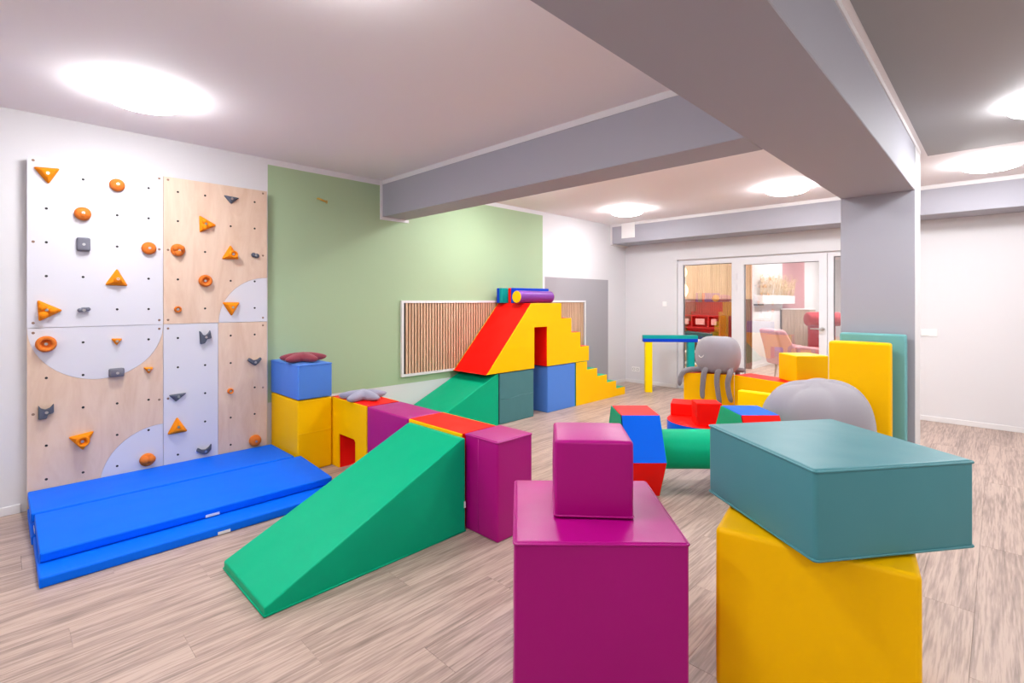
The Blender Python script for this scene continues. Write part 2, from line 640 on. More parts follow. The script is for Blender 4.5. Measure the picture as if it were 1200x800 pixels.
t = tag(empty('window_2'), 'narrow fixed glass pane right of the glazed door, beside the pillar', None, None, 'structure')
obj('window_frame', frame_ring(-1.682, OX1 - 0.0005, 0.0, OH - 0.0005, 0.07, FY0, FY1), FRAMEW, t)
obj('pane', box(-1.612, OX1 - 0.075, YB + 0.08, YB + 0.088, 0.07, OH - 0.075), GLASS, t)
obj('gasket', frame_ring(-1.614, OX1 - 0.073, 0.068, OH - 0.073, 0.008, YB + 0.07, YB + 0.098), GASKET, t)
struct('trim_11', box(-2.875, -1.682, FY0, FY1, 2.0905, OH - 0.0005), FRAMEW, 'white transom rail above the glass door')

# ------------------------------------------------------------------ lounge behind the glass (structure)
lw = struct('wall_lounge_rear', box(-7.2, -3.952, 11.12, 11.24, 0, H), WHITE, 'slatted lounge wall behind the left glass pane, pale above and dark red-brown below')
SL_UP = wood('pale_slats', '#BA8A68', '#D8AE8E', (20, 20, 1.0), 0.5, fine=0.3)
SL_LO = mat('brown_slats', '#7E4238', 0.5)
for nm, z0, z1, m_ in (('upper_slats', 1.482, 2.70, SL_UP), ('lower_slats', 0.0, 1.478, SL_LO)):
    bm = bmesh.new()
    add_box(bm, -7.1, -3.752, 11.105, 11.12, z0, z1)
    x = -7.1
    while x < -3.79:
        add_box(bm, x, x + 0.028, 11.08, 11.105, z0, z1)
        x += 0.042
    tag(obj(nm, bm, m_, lw), kind='stuff')
lw2 = struct('wall_lounge_side', box(-3.95, -3.75, 11.122, 18.6, 0, H), WHITE, 'white lounge wall with a dusky pink stripe seen through the glass door')
obj('pink_stripe', box(-3.75, -3.748, 13.17, 15.05, 0, H), mat('pink_paint', '#C9959C', 0.7), lw2)
obj('skirting', box(-3.75, -3.736, 11.09, 18.5, 0, 0.07), TRIM, lw2)
struct('wall_lounge_end', box(-3.75, 3.0, 18.5, 18.6, 0, H), WHITE, 'white far end wall of the lounge')
struct('wall_lounge_right', box(1.0, 1.2, YB + 0.15, 18.5, 0, H), WHITE, 'white right wall of the lounge, out of sight')
struct('wall_lounge_left', box(-7.3, -7.2, YB + 0.15, 11.12, 0, H), WHITE, 'white left wall of the lounge, out of sight')
struct('wall_lounge_front', box(-7.3, XL - 0.2, YB, YB + 0.15, 0, H), WHITE, 'short lounge wall continuing the back wall, out of sight')
struct('ceiling_lounge', box(-7.3, 3.0, YB + 0.15, 18.6, H, H + 0.1), CEILW, 'white lounge ceiling, out of sight above the glazing')
for (x, y) in ((-2.2, 9.6), (-2.2, 12.4), (-5.4, 9.6), (-2.2, 15.6)):  # unseen lamps added to brighten the lounge walls
    lamp(x, y, 'round opal ceiling lamp added to light the lounge, out of sight', 'added lounge ceiling lamps out of sight', dm=DOOM_L)


# ------------------------------------------------------------------ climbing wall
XP = XL + 0.075        # panel face
cw = thing('climbing_wall', 'climbing wall of four birch and white panels fixed to the white wall', 'climbing wall', (XL, 0.13, 0))
PT = 0.018


def ypanel(name, poly, m, parent, x0=XP - PT, t_=PT, off=None, bevel=0.0015):
    """flat panel lying in the wall plane: poly of (Y, Z) world"""
    bm = bmesh.new()
    a = [bm.verts.new((x0, p[0], p[1])) for p in poly]
    b = [bm.verts.new((x0 + t_, p[0], p[1])) for p in poly]
    n = len(poly)
    fa = bm.faces.new(a)
    fb = bm.faces.new(b[::-1])
    for i in range(n):
        j = (i + 1) % n
        bm.faces.new((a[j], a[i], b[i], b[j]))
    bmesh.ops.recalc_face_normals(bm, faces=bm.faces)
    o = obj(name, bm, m)
    o.parent = parent
    o.matrix_parent_inverse = Matrix.Translation(parent.location).inverted()
    return o


def arc(cy, cz, r, a0, a1, n=28):
    return [(cy + r * math.cos(R(a0 + (a1 - a0) * i / n)), cz + r * math.sin(R(a0 + (a1 - a0) * i / n))) for i in range(n + 1)]


g = 0.0015
Y0, Y1, Y2, Y3 = 0.130, 0.902, 1.290, 1.682
Z0, Z1, Z2 = 0.02, 1.262, 2.431
ypanel('panel', [(Y0, Z1 + g), (Y1 - g, Z1 + g), (Y1 - g, Z2), (Y0, Z2)], PANELW, cw)['label'] = 'plain white upper left panel'
# upper right: birch with a white quarter circle
q = arc(Y3, Z1 + g, 0.388, 90, 180)
ypanel('panel', [(Y1 + g, Z1 + g), (Y3 - 0.388 - g, Z1 + g)] + arc(Y3, Z1 + g, 0.388 + g, 180, 90) + [(Y3, Z2), (Y1 + g, Z2)], BIRCH, cw)['label'] = 'birch upper right panel'
ypanel('panel', [(Y3, Z1 + g)] + q, PANELW, cw)['label'] = 'white quarter circle inset'
# lower left: white half circle, birch middle, white quarter
cY = (Y0 + Y1) / 2
r = (Y1 - Y0) / 2 - g
ypanel('panel', arc(cY, Z1 - g, r, 180, 360), PANELW, cw)['label'] = 'white half circle inset'
ypanel('panel', [(Y0, Z1 - g)] + arc(cY, Z1 - g, r + g, 180, 360)[1:-1] + [(Y1 - g, Z1 - g), (Y1 - g, 0.094 + 0.386)] +
       arc(Y1 - g, 0.094, 0.386, 90, 180)[1:] + [(Y1 - 0.386 - g, Z0), (Y0, Z0)], BIRCH, cw)['label'] = 'birch lower left panel'
ypanel('panel', [(Y1 - g, Z0), (Y1 - g, 0.094)] + arc(Y1 - g, 0.094, 0.386 - g, 90, 180) + [(Y1 - 0.386, Z0)], PANELW, cw)['label'] = 'white quarter circle inset at the mat'
# lower right: white strip and birch strip
ypanel('panel', [(Y1 + g, Z0), (Y2 - g, Z0), (Y2 - g, Z1 - g), (Y1 + g, Z1 - g)], PANELW, cw)['label'] = 'white lower strip panel'
ypanel('panel', [(Y2 + g, Z0), (Y3, Z0), (Y3, Z1 - g), (Y2 + g, Z1 - g)], BIRCH, cw)['label'] = 'birch lower strip panel'
bm = bmesh.new()
for y in (Y0 + 0.02, Y1 - 0.03, Y1 + 0.01, Y3 - 0.04):
    add_box(bm, XL, XP - PT, y, y + 0.03, Z0, Z2 - 0.01)
add_box(bm, XL, XP - PT, Y0 + 0.02, Y3 - 0.02, Z2 - 0.06, Z2 - 0.01)
o = obj('battens', bm, WHITE, cw)
o.matrix_parent_inverse = Matrix.Translation(cw.location).inverted()

# ---- holds
CY = [0.226, 0.420, 0.614, 0.807, 1.000, 1.192, 1.385, 1.578]
CZ = [2.321, 2.087, 1.853, 1.619, 1.384, 1.149, 0.914, 0.681, 0.446, 0.213]


def rpoly(pts, rr=0.012, k=4):
    """round the corners of a polygon"""
    out = []
    n = len(pts)
    for i in range(n):
        p0, p1, p2 = Vector(pts[i - 1]), Vector(pts[i]), Vector(pts[(i + 1) % n])
        a = (p0 - p1)
        b = (p2 - p1)
        d = min(rr, a.length * 0.45, b.length * 0.45)
        s, e = p1 + a.normalized() * d, p1 + b.normalized() * d
        for j in range(k + 1):
            t_ = j / k
            out.append(tuple((1 - t_) ** 2 * s + 2 * t_ * (1 - t_) * p1 + t_ * t_ * e))
    return out


def loft(bm, poly, cy, cz, prof):
    """prof: (scale, outward height) rings about (cy, cz); poly in (y, z)."""
    rings = []
    for s, h in prof:
        rings.append([bm.verts.new((h, cy + (p[0] - cy) * s, cz + (p[1] - cz) * s)) for p in poly])
    n = len(poly)
    for a, b in zip(rings[:-1], rings[1:]):
        for k in range(n):
            bm.faces.new((a[k], a[(k + 1) % n], b[(k + 1) % n], b[k]))
    bm.faces.new(rings[-1])
    bm.faces.new(rings[0][::-1])


def ball(bm, c, r_, sx=1.0):
    m_ = Matrix.Translation(c) @ Matrix.Diagonal((sx, 1, 1, 1))
    bmesh.ops.create_uvsphere(bm, u_segments=14, v_segments=9, radius=r_, matrix=m_)


def hold(label, m, bolt, builder, bolt_h):
    """builder(bm) fills a mesh in wall coordinates with x = distance off the panel"""
    bm = bmesh.new()
    builder(bm)
    y, z = bolt
    bmesh.ops.translate(bm, verts=bm.verts, vec=(0, -y, -z))
    o = obj('climbing_hold', bm, m, None, (XP + 0.0005, y, z), smooth=True)
    for p in o.data.polygons:
        p.use_smooth = True
    try:
        o.data.set_sharp_from_angle(angle=R(48))
    except Exception:
        pass
    tag(o, label, 'climbing hold', 'climbing holds on the panels')
    b = lathe(bmesh.new(), [(0, bolt_h + 0.0015), (0.0045, bolt_h + 0.0015), (0.0045, bolt_h + 0.004), (0.0095, bolt_h + 0.004), (0.0095, bolt_h - 0.02)], 12, 'x')
    obj('bolt', b, STEEL, o, smooth=False)
    return o


def tri(pts, h=0.045, extra=None, rr=0.016):
    def f(bm):
        P = rpoly(pts, rr)
        cy = sum(p[0] for p in pts) / 3
        cz = sum(p[1] for p in pts) / 3
        loft(bm, P, cy, cz, [(0.97, 0), (1.0, 0.006), (0.97, 0.014), (0.62, h * 0.85), (0.5, h * 0.97), (0.34, h)])
        if extra:
            extra(bm, cy, cz, h)
    return f


def bumps(offs):
    def e(bm, cy, cz, h):
        for dy, dz, r_ in offs:
            ball(bm, (h * 1.0, cy + dy, cz + dz), r_, 0.95)
    return e


def cup(dy=0, dz=0, r_=0.034, hh=0.034):
    def e(bm, cy, cz, h):
        lathe(bm, [(r_ * 1.05, h * 0.4), (r_, h + hh * 0.7), (r_ * 0.85, h + hh), (r_ * 0.62, h + hh * 0.9), (r_ * 0.45, h + 0.002), (0, h + 0.001)], 20, 'x', (0, cy + dy, cz + dz))
    return e


def disc(y, z, r_, h=0.04, extra=None, sz=1.0):
    def f(bm):
        P = [(y + r_ * math.cos(2 * PI * k / 24), z + sz * r_ * math.sin(2 * PI * k / 24)) for k in range(24)]
        loft(bm, P, y, z, [(0.94, 0), (1, h * 0.25), (0.98, h * 0.5), (0.84, h * 0.8), (0.6, h * 0.95), (0.3, h)])
        if extra:
            extra(bm, y, z, h)
    return f


def donut(y, z, r_, h=0.045):
    def f(bm):
        lathe(bm, [(0, 0), (r_ * 0.93, 0), (r_, h * 0.35), (r_ * 0.95, h * 0.75), (r_ * 0.8, h), (r_ * 0.62, h * 0.98), (r_ * 0.48, h * 0.7), (r_ * 0.4, h * 0.3), (0, h * 0.28)], 28, 'x', (0, y, z))
    return f


def polyhold(pts, h=0.035, rr=0.01, top=0.86):
    def f(bm):
        P = rpoly(pts, rr, 3)
        cy = sum(p[0] for p in pts) / len(pts)
        cz = sum(p[1] for p in pts) / len(pts)
        loft(bm, P, cy, cz, [(0.98, 0), (1, h * 0.25), (0.97, h * 0.6), (top, h * 0.95), (top * 0.93, h)])
    return f


def sq(y, z, a, b):
    return [(y - a, z - b), (y + a, z - b), (y + a, z + b), (y - a, z + b)]


O, D, G, S = ORANGE_H, ORANGE_D, GREY_H, SLATE_H
hold('large plain orange triangle hold pointing down at the top left corner of the white panel', O, (0.232, 2.325), tri([(0.158, 2.363), (0.298, 2.375), (0.237, 2.254)]), 0.045)
hold('burnt orange oval knob hold at the top middle of the white panel', D, (0.612, 2.312), disc(0.612, 2.31, 0.047, 0.05, lambda bm, y, z, h: ball(bm, (h * 0.7, y, z - 0.008), 0.024)), 0.054)
hold('burnt orange oval knob hold just above the grey square hold', D, (0.417, 2.074), disc(0.417, 2.072, 0.048, 0.05, lambda bm, y, z, h: ball(bm, (h * 0.7, y, z - 0.008), 0.024)), 0.054)
hold('grey rounded square hold on the white upper panel', G, (0.421, 1.851), polyhold(sq(0.421, 1.853, 0.038, 0.05), 0.04, 0.014), 0.04)
hold('smooth orange disc hold at the right edge of the white upper panel', D, (0.807, 1.854), disc(0.807, 1.854, 0.048, 0.042), 0.042)
hold('orange triangle hold pointing up with a round knob on the white upper panel', O, (0.612, 1.61), tri([(0.54, 1.564), (0.612, 1.69), (0.679, 1.559)], 0.04, bumps([(0.003, 0.0, 0.026)])), 0.060)
hold('large orange three-bump triangle hold pointing right, bottom left of the white upper panel', O, (0.226, 1.385), tri([(0.179, 1.456), (0.312, 1.381), (0.187, 1.305)], 0.035, bumps([(-0.02, 0.022, 0.024), (-0.016, -0.03, 0.026), (0.03, 0.0, 0.022)])), 0.042)
hold('small grey double knob hold beside the three-bump triangle', G, (0.422, 1.38), lambda bm: (loft(bm, rpoly([(0.392, 1.365), (0.44, 1.37), (0.455, 1.40), (0.41, 1.402)], 0.012), 0.423, 1.384, [(1, 0), (1, 0.014), (0.8, 0.028)]), ball(bm, (0.022, 0.400, 1.381), 0.014), ball(bm, (0.022, 0.446, 1.388), 0.014)), 0.032)
hold('flat slate triangle hold at the top right of the birch panel', S, (1.387, 2.318), tri([(1.328, 2.345), (1.452, 2.338), (1.385, 2.277)], 0.03, None, 0.01), 0.03)
hold('orange triangle hold pointing right with bumps on the birch upper panel', O, (1.188, 2.082), tri([(1.147, 2.153), (1.276, 2.082), (1.15, 2.009)], 0.032, bumps([(-0.012, 0.02, 0.02), (-0.008, -0.026, 0.022), (0.03, -0.006, 0.02)])), 0.042)
hold('burnt orange disc hold with clustered bumps at the left edge of the birch panel', D, (1.002, 1.85), disc(0.998, 1.854, 0.05, 0.03, bumps([(-0.018, 0.012, 0.025), (0.02, 0.014, 0.024), (0.0, -0.024, 0.026)])), 0.044)
hold('orange triangle hold pointing up with an off-centre cup on the birch upper panel', O, (1.395, 1.845), tri([(1.312, 1.801), (1.382, 1.927), (1.449, 1.807)], 0.032, cup(0.014, -0.002, 0.032)), 0.040)
hold('tiny slate double hold near the right edge of the birch panel', S, (1.579, 1.849), lambda bm: (ball(bm, (0.012, 1.566, 1.852), 0.02), ball(bm, (0.012, 1.592, 1.846), 0.02)), 0.026)
hold('orange ring hold with a deep hollow above the white quarter circle', D, (1.19, 1.613), donut(1.19, 1.613, 0.05), 0.018)
hold('small orange ring hold at the bottom left of the birch upper panel', D, (0.998, 1.379), donut(0.998, 1.379, 0.026, 0.03), 0.014)
hold('plain orange triangle hold pointing down on the white quarter circle', O, (1.39, 1.392), tri([(1.317, 1.436), (1.456, 1.435), (1.389, 1.314)]), 0.045)
hold('large orange ring hold with a deep hollow on the white half circle', D, (0.224, 1.15), donut(0.224, 1.15, 0.056, 0.05), 0.02)
hold('small orange wedge hold on the white half circle', O, (0.610, 1.148), tri([(0.576, 1.168), (0.645, 1.165), (0.61, 1.115)], 0.032, None, 0.01), 0.032)
hold('slate grey rectangular hold on the lower rim of the white half circle', G, (0.611, 0.912), polyhold(sq(0.609, 0.914, 0.046, 0.032), 0.045, 0.012), 0.045)
hold('small orange wedge hold on birch right of the white half circle', O, (0.804, 0.916), tri([(0.771, 0.936), (0.838, 0.931), (0.807, 0.884)], 0.032, None, 0.01), 0.032)
hold('slate two-horned hold at the left edge of the lower birch panel', S, (0.226, 0.680), polyhold([(0.184, 0.732), (0.198, 0.708), (0.222, 0.698), (0.246, 0.708), (0.264, 0.734), (0.265, 0.672), (0.234, 0.662), (0.226, 0.633), (0.184, 0.632)], 0.038, 0.006, 0.92), 0.038)
hold('large orange triangle hold pointing down with a cup on the lower birch panel', O, (0.413, 0.445), tri([(0.337, 0.483), (0.483, 0.503), (0.419, 0.372)], 0.036, cup(0.002, -0.006, 0.038)), 0.04)
hold('burnt orange two-lobed disc hold just above the mat at the white quarter circle', D, (0.806, 0.216), disc(0.797, 0.221, 0.05, 0.03, bumps([(-0.02, 0.005, 0.032), (0.022, 0.004, 0.03)])), 0.038)
hold('slate two-horned hold at the top of the white lower strip', S, (1.192, 1.147), polyhold([(1.147, 1.202), (1.166, 1.169), (1.193, 1.16), (1.213, 1.178), (1.226, 1.204), (1.236, 1.136), (1.2, 1.127), (1.184, 1.094), (1.154, 1.090)], 0.036, 0.006, 0.92), 0.036)
hold('flat slate triangle hold at the left edge of the white lower strip', S, (1.000, 0.681), tri([(0.936, 0.70), (1.058, 0.704), (0.985, 0.641)], 0.03, None, 0.008), 0.03)
hold('orange triangle hold pointing up on the white lower strip', O, (0.997, 0.442), tri([(0.925, 0.386), (0.993, 0.52), (1.067, 0.390)], 0.042), 0.042)
hold('slate crescent hold just above the mat on the white lower strip', S, (1.190, 0.203), polyhold([(1.125, 0.212), (1.137, 0.240), (1.166, 0.219), (1.196, 0.216), (1.218, 0.231), (1.236, 0.256), (1.234, 0.212), (1.205, 0.177), (1.179, 0.179)], 0.03, 0.006, 0.9), 0.03)
hold('slate crescent hold near the light blue cuboid on the birch lower strip', S, (1.576, 0.905), polyhold([(1.514, 0.926), (1.529, 0.948), (1.56, 0.923), (1.589, 0.924), (1.624, 0.946), (1.634, 0.931), (1.608, 0.898), (1.579, 0.873), (1.56, 0.886)], 0.03, 0.006, 0.9), 0.03)
hold('tiny orange ring hold on the birch lower strip', D, (1.38, 0.675), donut(1.38, 0.675, 0.024, 0.03), 0.014)
hold('smooth burnt orange disc hold just above the mat on the birch lower strip', D, (1.577, 0.212), disc(1.577, 0.214, 0.05, 0.045), 0.045)

held = [(0, 0), (2, 0), (1, 1), (1, 2), (3, 2), (2, 3), (0, 4), (1, 4), (6, 0), (5, 1), (4, 2), (6, 2), (7, 2), (5, 3), (4, 4), (6, 4), (0, 5), (2, 5), (2, 6), (3, 6),
        (0, 7), (1, 8), (3, 9), (5, 5), (4, 7), (4, 8), (5, 9), (7, 6), (6, 7), (7, 9)]
bm = bmesh.new()
for i, y in enumerate(CY):
    for j, z in enumerate(CZ):
        if (i, j) not in held:
            lathe(bm, [(0, 0.0004), (0.0055, 0.0004), (0.0065, 0.0012), (0.0085, 0.0012), (0.0085, 0)], 10, 'x', (XP, y, z))
o = tag(obj('thread_holes', bm, DARKHOLE, cw), kind='stuff')
o.matrix_parent_inverse = Matrix.Translation(cw.location).inverted()
bm = bmesh.new()
for y in (0.160, 0.876, 0.934, 1.648):
    for z in (2.408, 1.852, 1.296, 1.228, 0.672):
        lathe(bm, [(0, 0.001), (0.006, 0.001), (0.009, 0.0)], 10, 'x', (XP, y, z))
o = tag(obj('fixing_screws', bm, mat('bronze_screw', '#8F7262', 0.45, 0.4), cw), kind='stuff')
o.matrix_parent_inverse = Matrix.Translation(cw.location).inverted()

# ------------------------------------------------------------------ acoustic slat panel on the green wall
sp = thing('slat_panel', 'white framed panel of upright oak slats on black felt across the green wall', 'wall panel', (XL, 3.13, 0.594))
SY0, SY1, SZ0, SZ1 = 3.13, 6.59, 0.594, 1.45


def world_child(name, bm, m, parent):
    o = obj(name, bm, m, parent)
    o.matrix_parent_inverse = Matrix.Translation(parent.location).inverted()
    return o


fw_ = 0.028
bm = bmesh.new()
add_box(bm, XL, XL + 0.03, SY0, SY0 + fw_, SZ0, SZ1)
add_box(bm, XL, XL + 0.03, SY1 - fw_, SY1, SZ0, SZ1)
add_box(bm, XL, XL + 0.03, SY0 + fw_, SY1 - fw_, SZ1 - fw_, SZ1)
add_box(bm, XL, XL + 0.03, SY0 + fw_, SY1 - fw_, SZ0, SZ0 + fw_)
world_child('panel_frame', bm, TRIM, sp)
world_child('felt_backing', box(XL, XL + 0.006, SY0 + fw_, SY1 - fw_, SZ0 + fw_, SZ1 - fw_), BLACK, sp)
sm = None
y = SY0 + fw_ + 0.034
while y < SY1 - fw_ - 0.026:
    if sm is None:
        bm = bmesh.new()
        add_box(bm, 0, 0.013, 0, 0.025, 0, SZ1 - SZ0 - 2 * fw_ - 0.004)
        o = obj('slat', bm, SLATW, sp)
        sm = o
    else:
        o = sm.copy()
        col.objects.link(o)
    o.location = (0.006, y - SY0, fw_ + 0.002)
    y += 0.0405

# small fittings
t = thing('wall_hook', 'small brass eye hook screwed into the upper green wall', 'hook', (XL, 2.225, 2.43))
bm = bmesh.new()
sweep(bm, [(0.0, -0.045, 0.02), (0.018, -0.045, 0.02), (0.03, -0.03, 0.013), (0.04, 0.02, -0.004)], 0.009, 10)
obj('shank', bm, BRASS, t, smooth=True)
bm = bmesh.new()
sweep(bm, [(0.045 + 0.013 * math.cos(2 * PI * k / 16), 0.03, -0.008 + 0.013 * math.sin(2 * PI * k / 16)) for k in range(16)], 0.0035, 6, closed=True)
obj('ring', bm, BRASS, t, smooth=True)

t = thing('air_vent', 'square white vent cover on the left end of the grey soffit', 'vent', (-4.445, 7.336, 2.50))
obj('vent_plate', box(-0.125, 0.125, -0.012, 0, -0.005, 0.245, 0.004), WPLAST, t)
obj('vent_inner_plate', box(-0.10, 0.10, -0.018, -0.012, 0.02, 0.22, 0.003), WPLAST, t)
t = thing('light_switch', 'white square light switch on the back wall left of the glazed door', 'switch', (-4.04, YB, 1.35))
obj('switch_frame', box(-0.042, 0.042, -0.009, 0, 0, 0.084, 0.003), WPLAST, t)
obj('rocker', box(-0.029, 0.029, -0.013, -0.009, 0.013, 0.071, 0.002), WPLAST, t)
t = thing('light_switch', 'white light switch on the back wall just right of the grey pillar', 'switch', (-0.61, YB, 1.02))
obj('switch_frame', box(-0.075, 0.075, -0.009, 0, 0, 0.084, 0.003), WPLAST, t)
obj('rocker', box(-0.062, -0.004, -0.013, -0.009, 0.013, 0.071, 0.002), WPLAST, t)
obj('rocker', box(0.004, 0.062, -0.013, -0.009, 0.013, 0.071, 0.002), WPLAST, t)
t = thing('wall_socket', 'white double wall socket low on the back wall left of the lemon post', 'socket', (-4.59, YB, 0.20))
obj('socket_frame', box(-0.075, 0.075, -0.009, 0, 0, 0.084, 0.003), WPLAST, t)
for x in (-0.036, 0.036):
    b = lathe(bmesh.new(), [(0.024, 0), (0.024, -0.003), (0.020, -0.003), (0.018, 0.008), (0, 0.008)], 16, 'y')
    obj('outlet', b, mat('socket_grey', '#8F8D8B', 0.5), t, (x, -0.009, 0.042))


# ------------------------------------------------------------------ soft play blocks
def block(name, label, sx, sy, sz, m, loc, rz=0.0, group='soft play blocks', pipe=(), cat='foam block', puff=0.006, bev=0.012, pm=None):
    o = obj(name, foam(sx, sy, sz, bev, puff), m, None, loc, R(rz), smooth=True, wn=True)
    tag(o, label, cat, group)
    for z in pipe:
        obj('piping', rim(sx + 0.002, sy + 0.002, z, 0.0042), pm or m, o, smooth=True)
    return o


def seam(parent, pts, m, r_=0.003):
    return obj('seam', sweep(bmesh.new(), pts, r_, 6), m, parent, smooth=True)


# --- tower in the corner of the climbing wall
tower = block('foam_cuboid', 'tall yellow foam cuboid with a cross seam under the light blue cuboid', 0.585, 0.30, 0.605, V_YEL, (-4.507, 1.895, 0))
seam(tower, [(0.2925, -0.145, 0.325), (0.2955, -0.08, 0.325), (0.2982, 0, 0.325), (0.2955, 0.08, 0.325), (0.2925, 0.145, 0.325)], V_YEL)
block('foam_cuboid', 'light blue foam cuboid under the burgundy star cushion', 0.60, 0.30, 0.295, V_LBL, (-4.502, 1.892, 0.612), pipe=(0.288,))


def arch_block(label, x0, y0, w_=0.585, d=0.31, h=0.60, ox=(0.13, 0.415), oh=0.295, rz=0.0, core=V_RED, side=V_YEL, opening=True, group='soft play blocks'):
    """tunnel block: coloured core, side covers on the long faces; origin at its front left base corner"""
    t = thing('tunnel_block', label, 'foam block', (x0, y0, 0), R(rz), group)
    if opening:
        prof = [(0, 0), (ox[0], 0), (ox[0], oh), (ox[1] - 0.02, oh), (ox[1], oh - 0.02), (ox[1], 0), (w_, 0), (w_, h), (0, h)]
    else:
        prof = [(0, 0), (w_, 0), (w_, h), (0, h)]
    e = 0.012
    obj('core', prism(prof, d - 2 * e, 0, y0=e), core, t)
    prof2 = [(p[0], p[1] - (0.001 if p[1] == h else 0)) for p in prof]
    obj('side_cover', prism(prof2, e, 0.004, 2, y0=0), side, t)
    obj('side_cover', prism(prof2, e, 0.004, 2, y0=d - e), side, t)
    return t


arch_block('yellow tunnel block with red top carrying the grey star cushion', -4.25, 2.055, w_=0.613, ox=(0.146, 0.43))
block('foam_cuboid', 'purple foam cuboid between the two red-topped tunnel blocks', 0.575, 0.31, 0.60, V_PUR, (-3.339, 2.21, 0))
arch_block('red-topped yellow tunnel block at the head of the front green ramp', -3.042, 2.055)
b = block('foam_cuboid', 'slim upright purple foam block ending the row beside the front green ramp', 0.298, 0.31, 0.605, V_PUR, (-2.293, 2.228, 0), pipe=(0.597,))
seam(b, [(-0.02, -0.156, 0.02), (-0.02, -0.160, 0.3), (-0.02, -0.156, 0.59)], V_PUR, 0.0025)


def ramp(label, x0, x1, y_lo, y_hi, h=0.585, lo=0.045):
    """ramp rising along +Y"""
    t = thing('foam_ramp', label, 'foam ramp', ((x0 + x1) / 2, y_lo, 0), R(90), 'green foam ramps')
    L_ = y_hi - y_lo
    o = obj('wedge', prism([(0, 0), (L_, 0), (L_, h), (L_ - 0.03, h), (0.0, lo)], x1 - x0, 0.008, 3), V_GRN, t, smooth=True, wn=True)
    pts = [(0, -(x1 - x0) / 2, 0.006), (L_, -(x1 - x0) / 2, 0.006), (L_, (x1 - x0) / 2, 0.006), (0, (x1 - x0) / 2, 0.006)]
    bm = bmesh.new()
    for i in range(4):
        sweep(bm, [pts[i], pts[(i + 1) % 4]], 0.0055, 6)
    obj('piping', bm, V_GRN, t, smooth=True)
    return t


rp = ramp('large green foam ramp in front, rising to the red-topped block', -3.0, -2.405, 0.845, 2.045)
obj('label', box(1.188, 1.1995, -0.301, -0.298, 0.15, 0.19), LABELW, rp)

ramp('green foam ramp at the back, rising under the red slide by the green wall', -4.78, -4.175, 2.80, 4.055, 0.595)

# --- structure against the green wall
b = block('foam_cube', 'dull petrol foam cube with a creased seam under the red slide', 0.59, 0.595, 0.596, V_TEAD, (-4.468, 4.37, 0), puff=0.006)
seam(b, [(0.296, -0.28, 0.30), (0.300, -0.12, 0.285), (0.301, 0.05, 0.305), (0.299, 0.2, 0.30), (0.296, 0.28, 0.305)], V_TEAD, 0.0035)
block('foam_cube', 'light blue foam cube below the doorway of the yellow stair block', 0.59, 0.585, 0.597, V_LBL, (-4.468, 5.229, 0), puff=0.004)


def side_prism(name, label, prof, x0, x1, y0, z0, core, side, cat, openings=None):
    """outline in (Y, Z) extruded across X; yellow side covers, coloured core"""
    t = thing(name, label, cat, (x1, y0, z0), R(90), 'soft play blocks')
    d = x1 - x0
    e = 0.012
    obj('core', prism(prof, d - 2 * e, 0, y0=e), core, t)
    obj('side_cover', prism(prof, e, 0.003, 1, y0=0), side, t)
    obj('side_cover', prism(prof, e, 0.003, 1, y0=d - e), side, t)
    return t


prof = [(0, 0), (0.825, 0), (0.825, 0.51), (1.075, 0.51), (1.075, 0), (1.985, 0), (1.985, 0.205), (1.785, 0.205), (1.785, 0.41), (1.58, 0.41), (1.58, 0.61), (1.362, 0.61), (1.362, 0.812), (0.77, 0.812), (0.03, 0.012)]
side_prism('slide_and_stairs', 'big yellow block with red slide, doorway and red stairs on top of the cubes', prof, -4.765, -4.165, 3.845, 0.604, V_RED, V_YEL, 'foam climber')
prof = [(0, 0), (1.245, 0), (1.245, 0.115)]
for k in range(1, 5):
    prof += [(1.245 - 0.249 * k, 0.12 * k - 0.005), (1.245 - 0.249 * k, 0.12 * (k + 1) - 0.005 if k < 4 else 0.595)]
prof += [(0, 0.595)]
side_prism('foam_stairs', 'low yellow foam stairs with green treads on the floor by the grey wall field', prof, -4.765, -4.165, 5.537, 0.0, V_GRN, V_YEL, 'foam stairs')

# --- things on top of the slide
ZS = 0.604 + 0.813


def planks_two(label, loc, rz, m1, m2, L_=0.72, h=0.195, w_=0.05):
    t = thing('foam_beam', label, 'foam beam', loc, rz, 'foam beams')
    obj('strip', box(-L_ / 2, L_ / 2, -w_, 0, 0, h, 0.006, 2), m1, t)
    obj('strip', box(-L_ / 2, L_ / 2, 0.0005, w_, 0, h, 0.006, 2), m2, t)
    return t


planks_two('blue and turquoise foam beam on edge on the platform, nearest the green wall', (-4.66, 4.93, ZS), R(90), V_TURQ, V_NAVY, 0.78)
planks_two('red and blue foam beam on edge on the platform, behind the purple roll', (-4.52, 4.96, ZS), R(90), V_NAVY, V_RED, 0.70)
t = thing('foam_roll', 'purple foam roll with yellow end discs lying on the slide platform', 'foam roll', (-4.335, 4.52, ZS + 0.079))
rr = 0.078
obj('roll', lathe(bmesh.new(), [(0, 0.004), (rr - 0.004, 0.004), (rr, 0.012), (rr, 0.648), (rr - 0.004, 0.656), (0, 0.656)], 32, 'y'), V_VIO, t, smooth=True, wn=True)
obj('end_disc', lathe(bmesh.new(), [(0, 0.0), (rr - 0.006, 0.0), (rr - 0.002, 0.006), (0, 0.006)], 32, 'y'), V_YEL, t)
obj('end_disc', lathe(bmesh.new(), [(0, 0.66), (rr - 0.006, 0.66), (rr - 0.002, 0.654), (0, 0.654)], 32, 'y'), V_YEL, t)

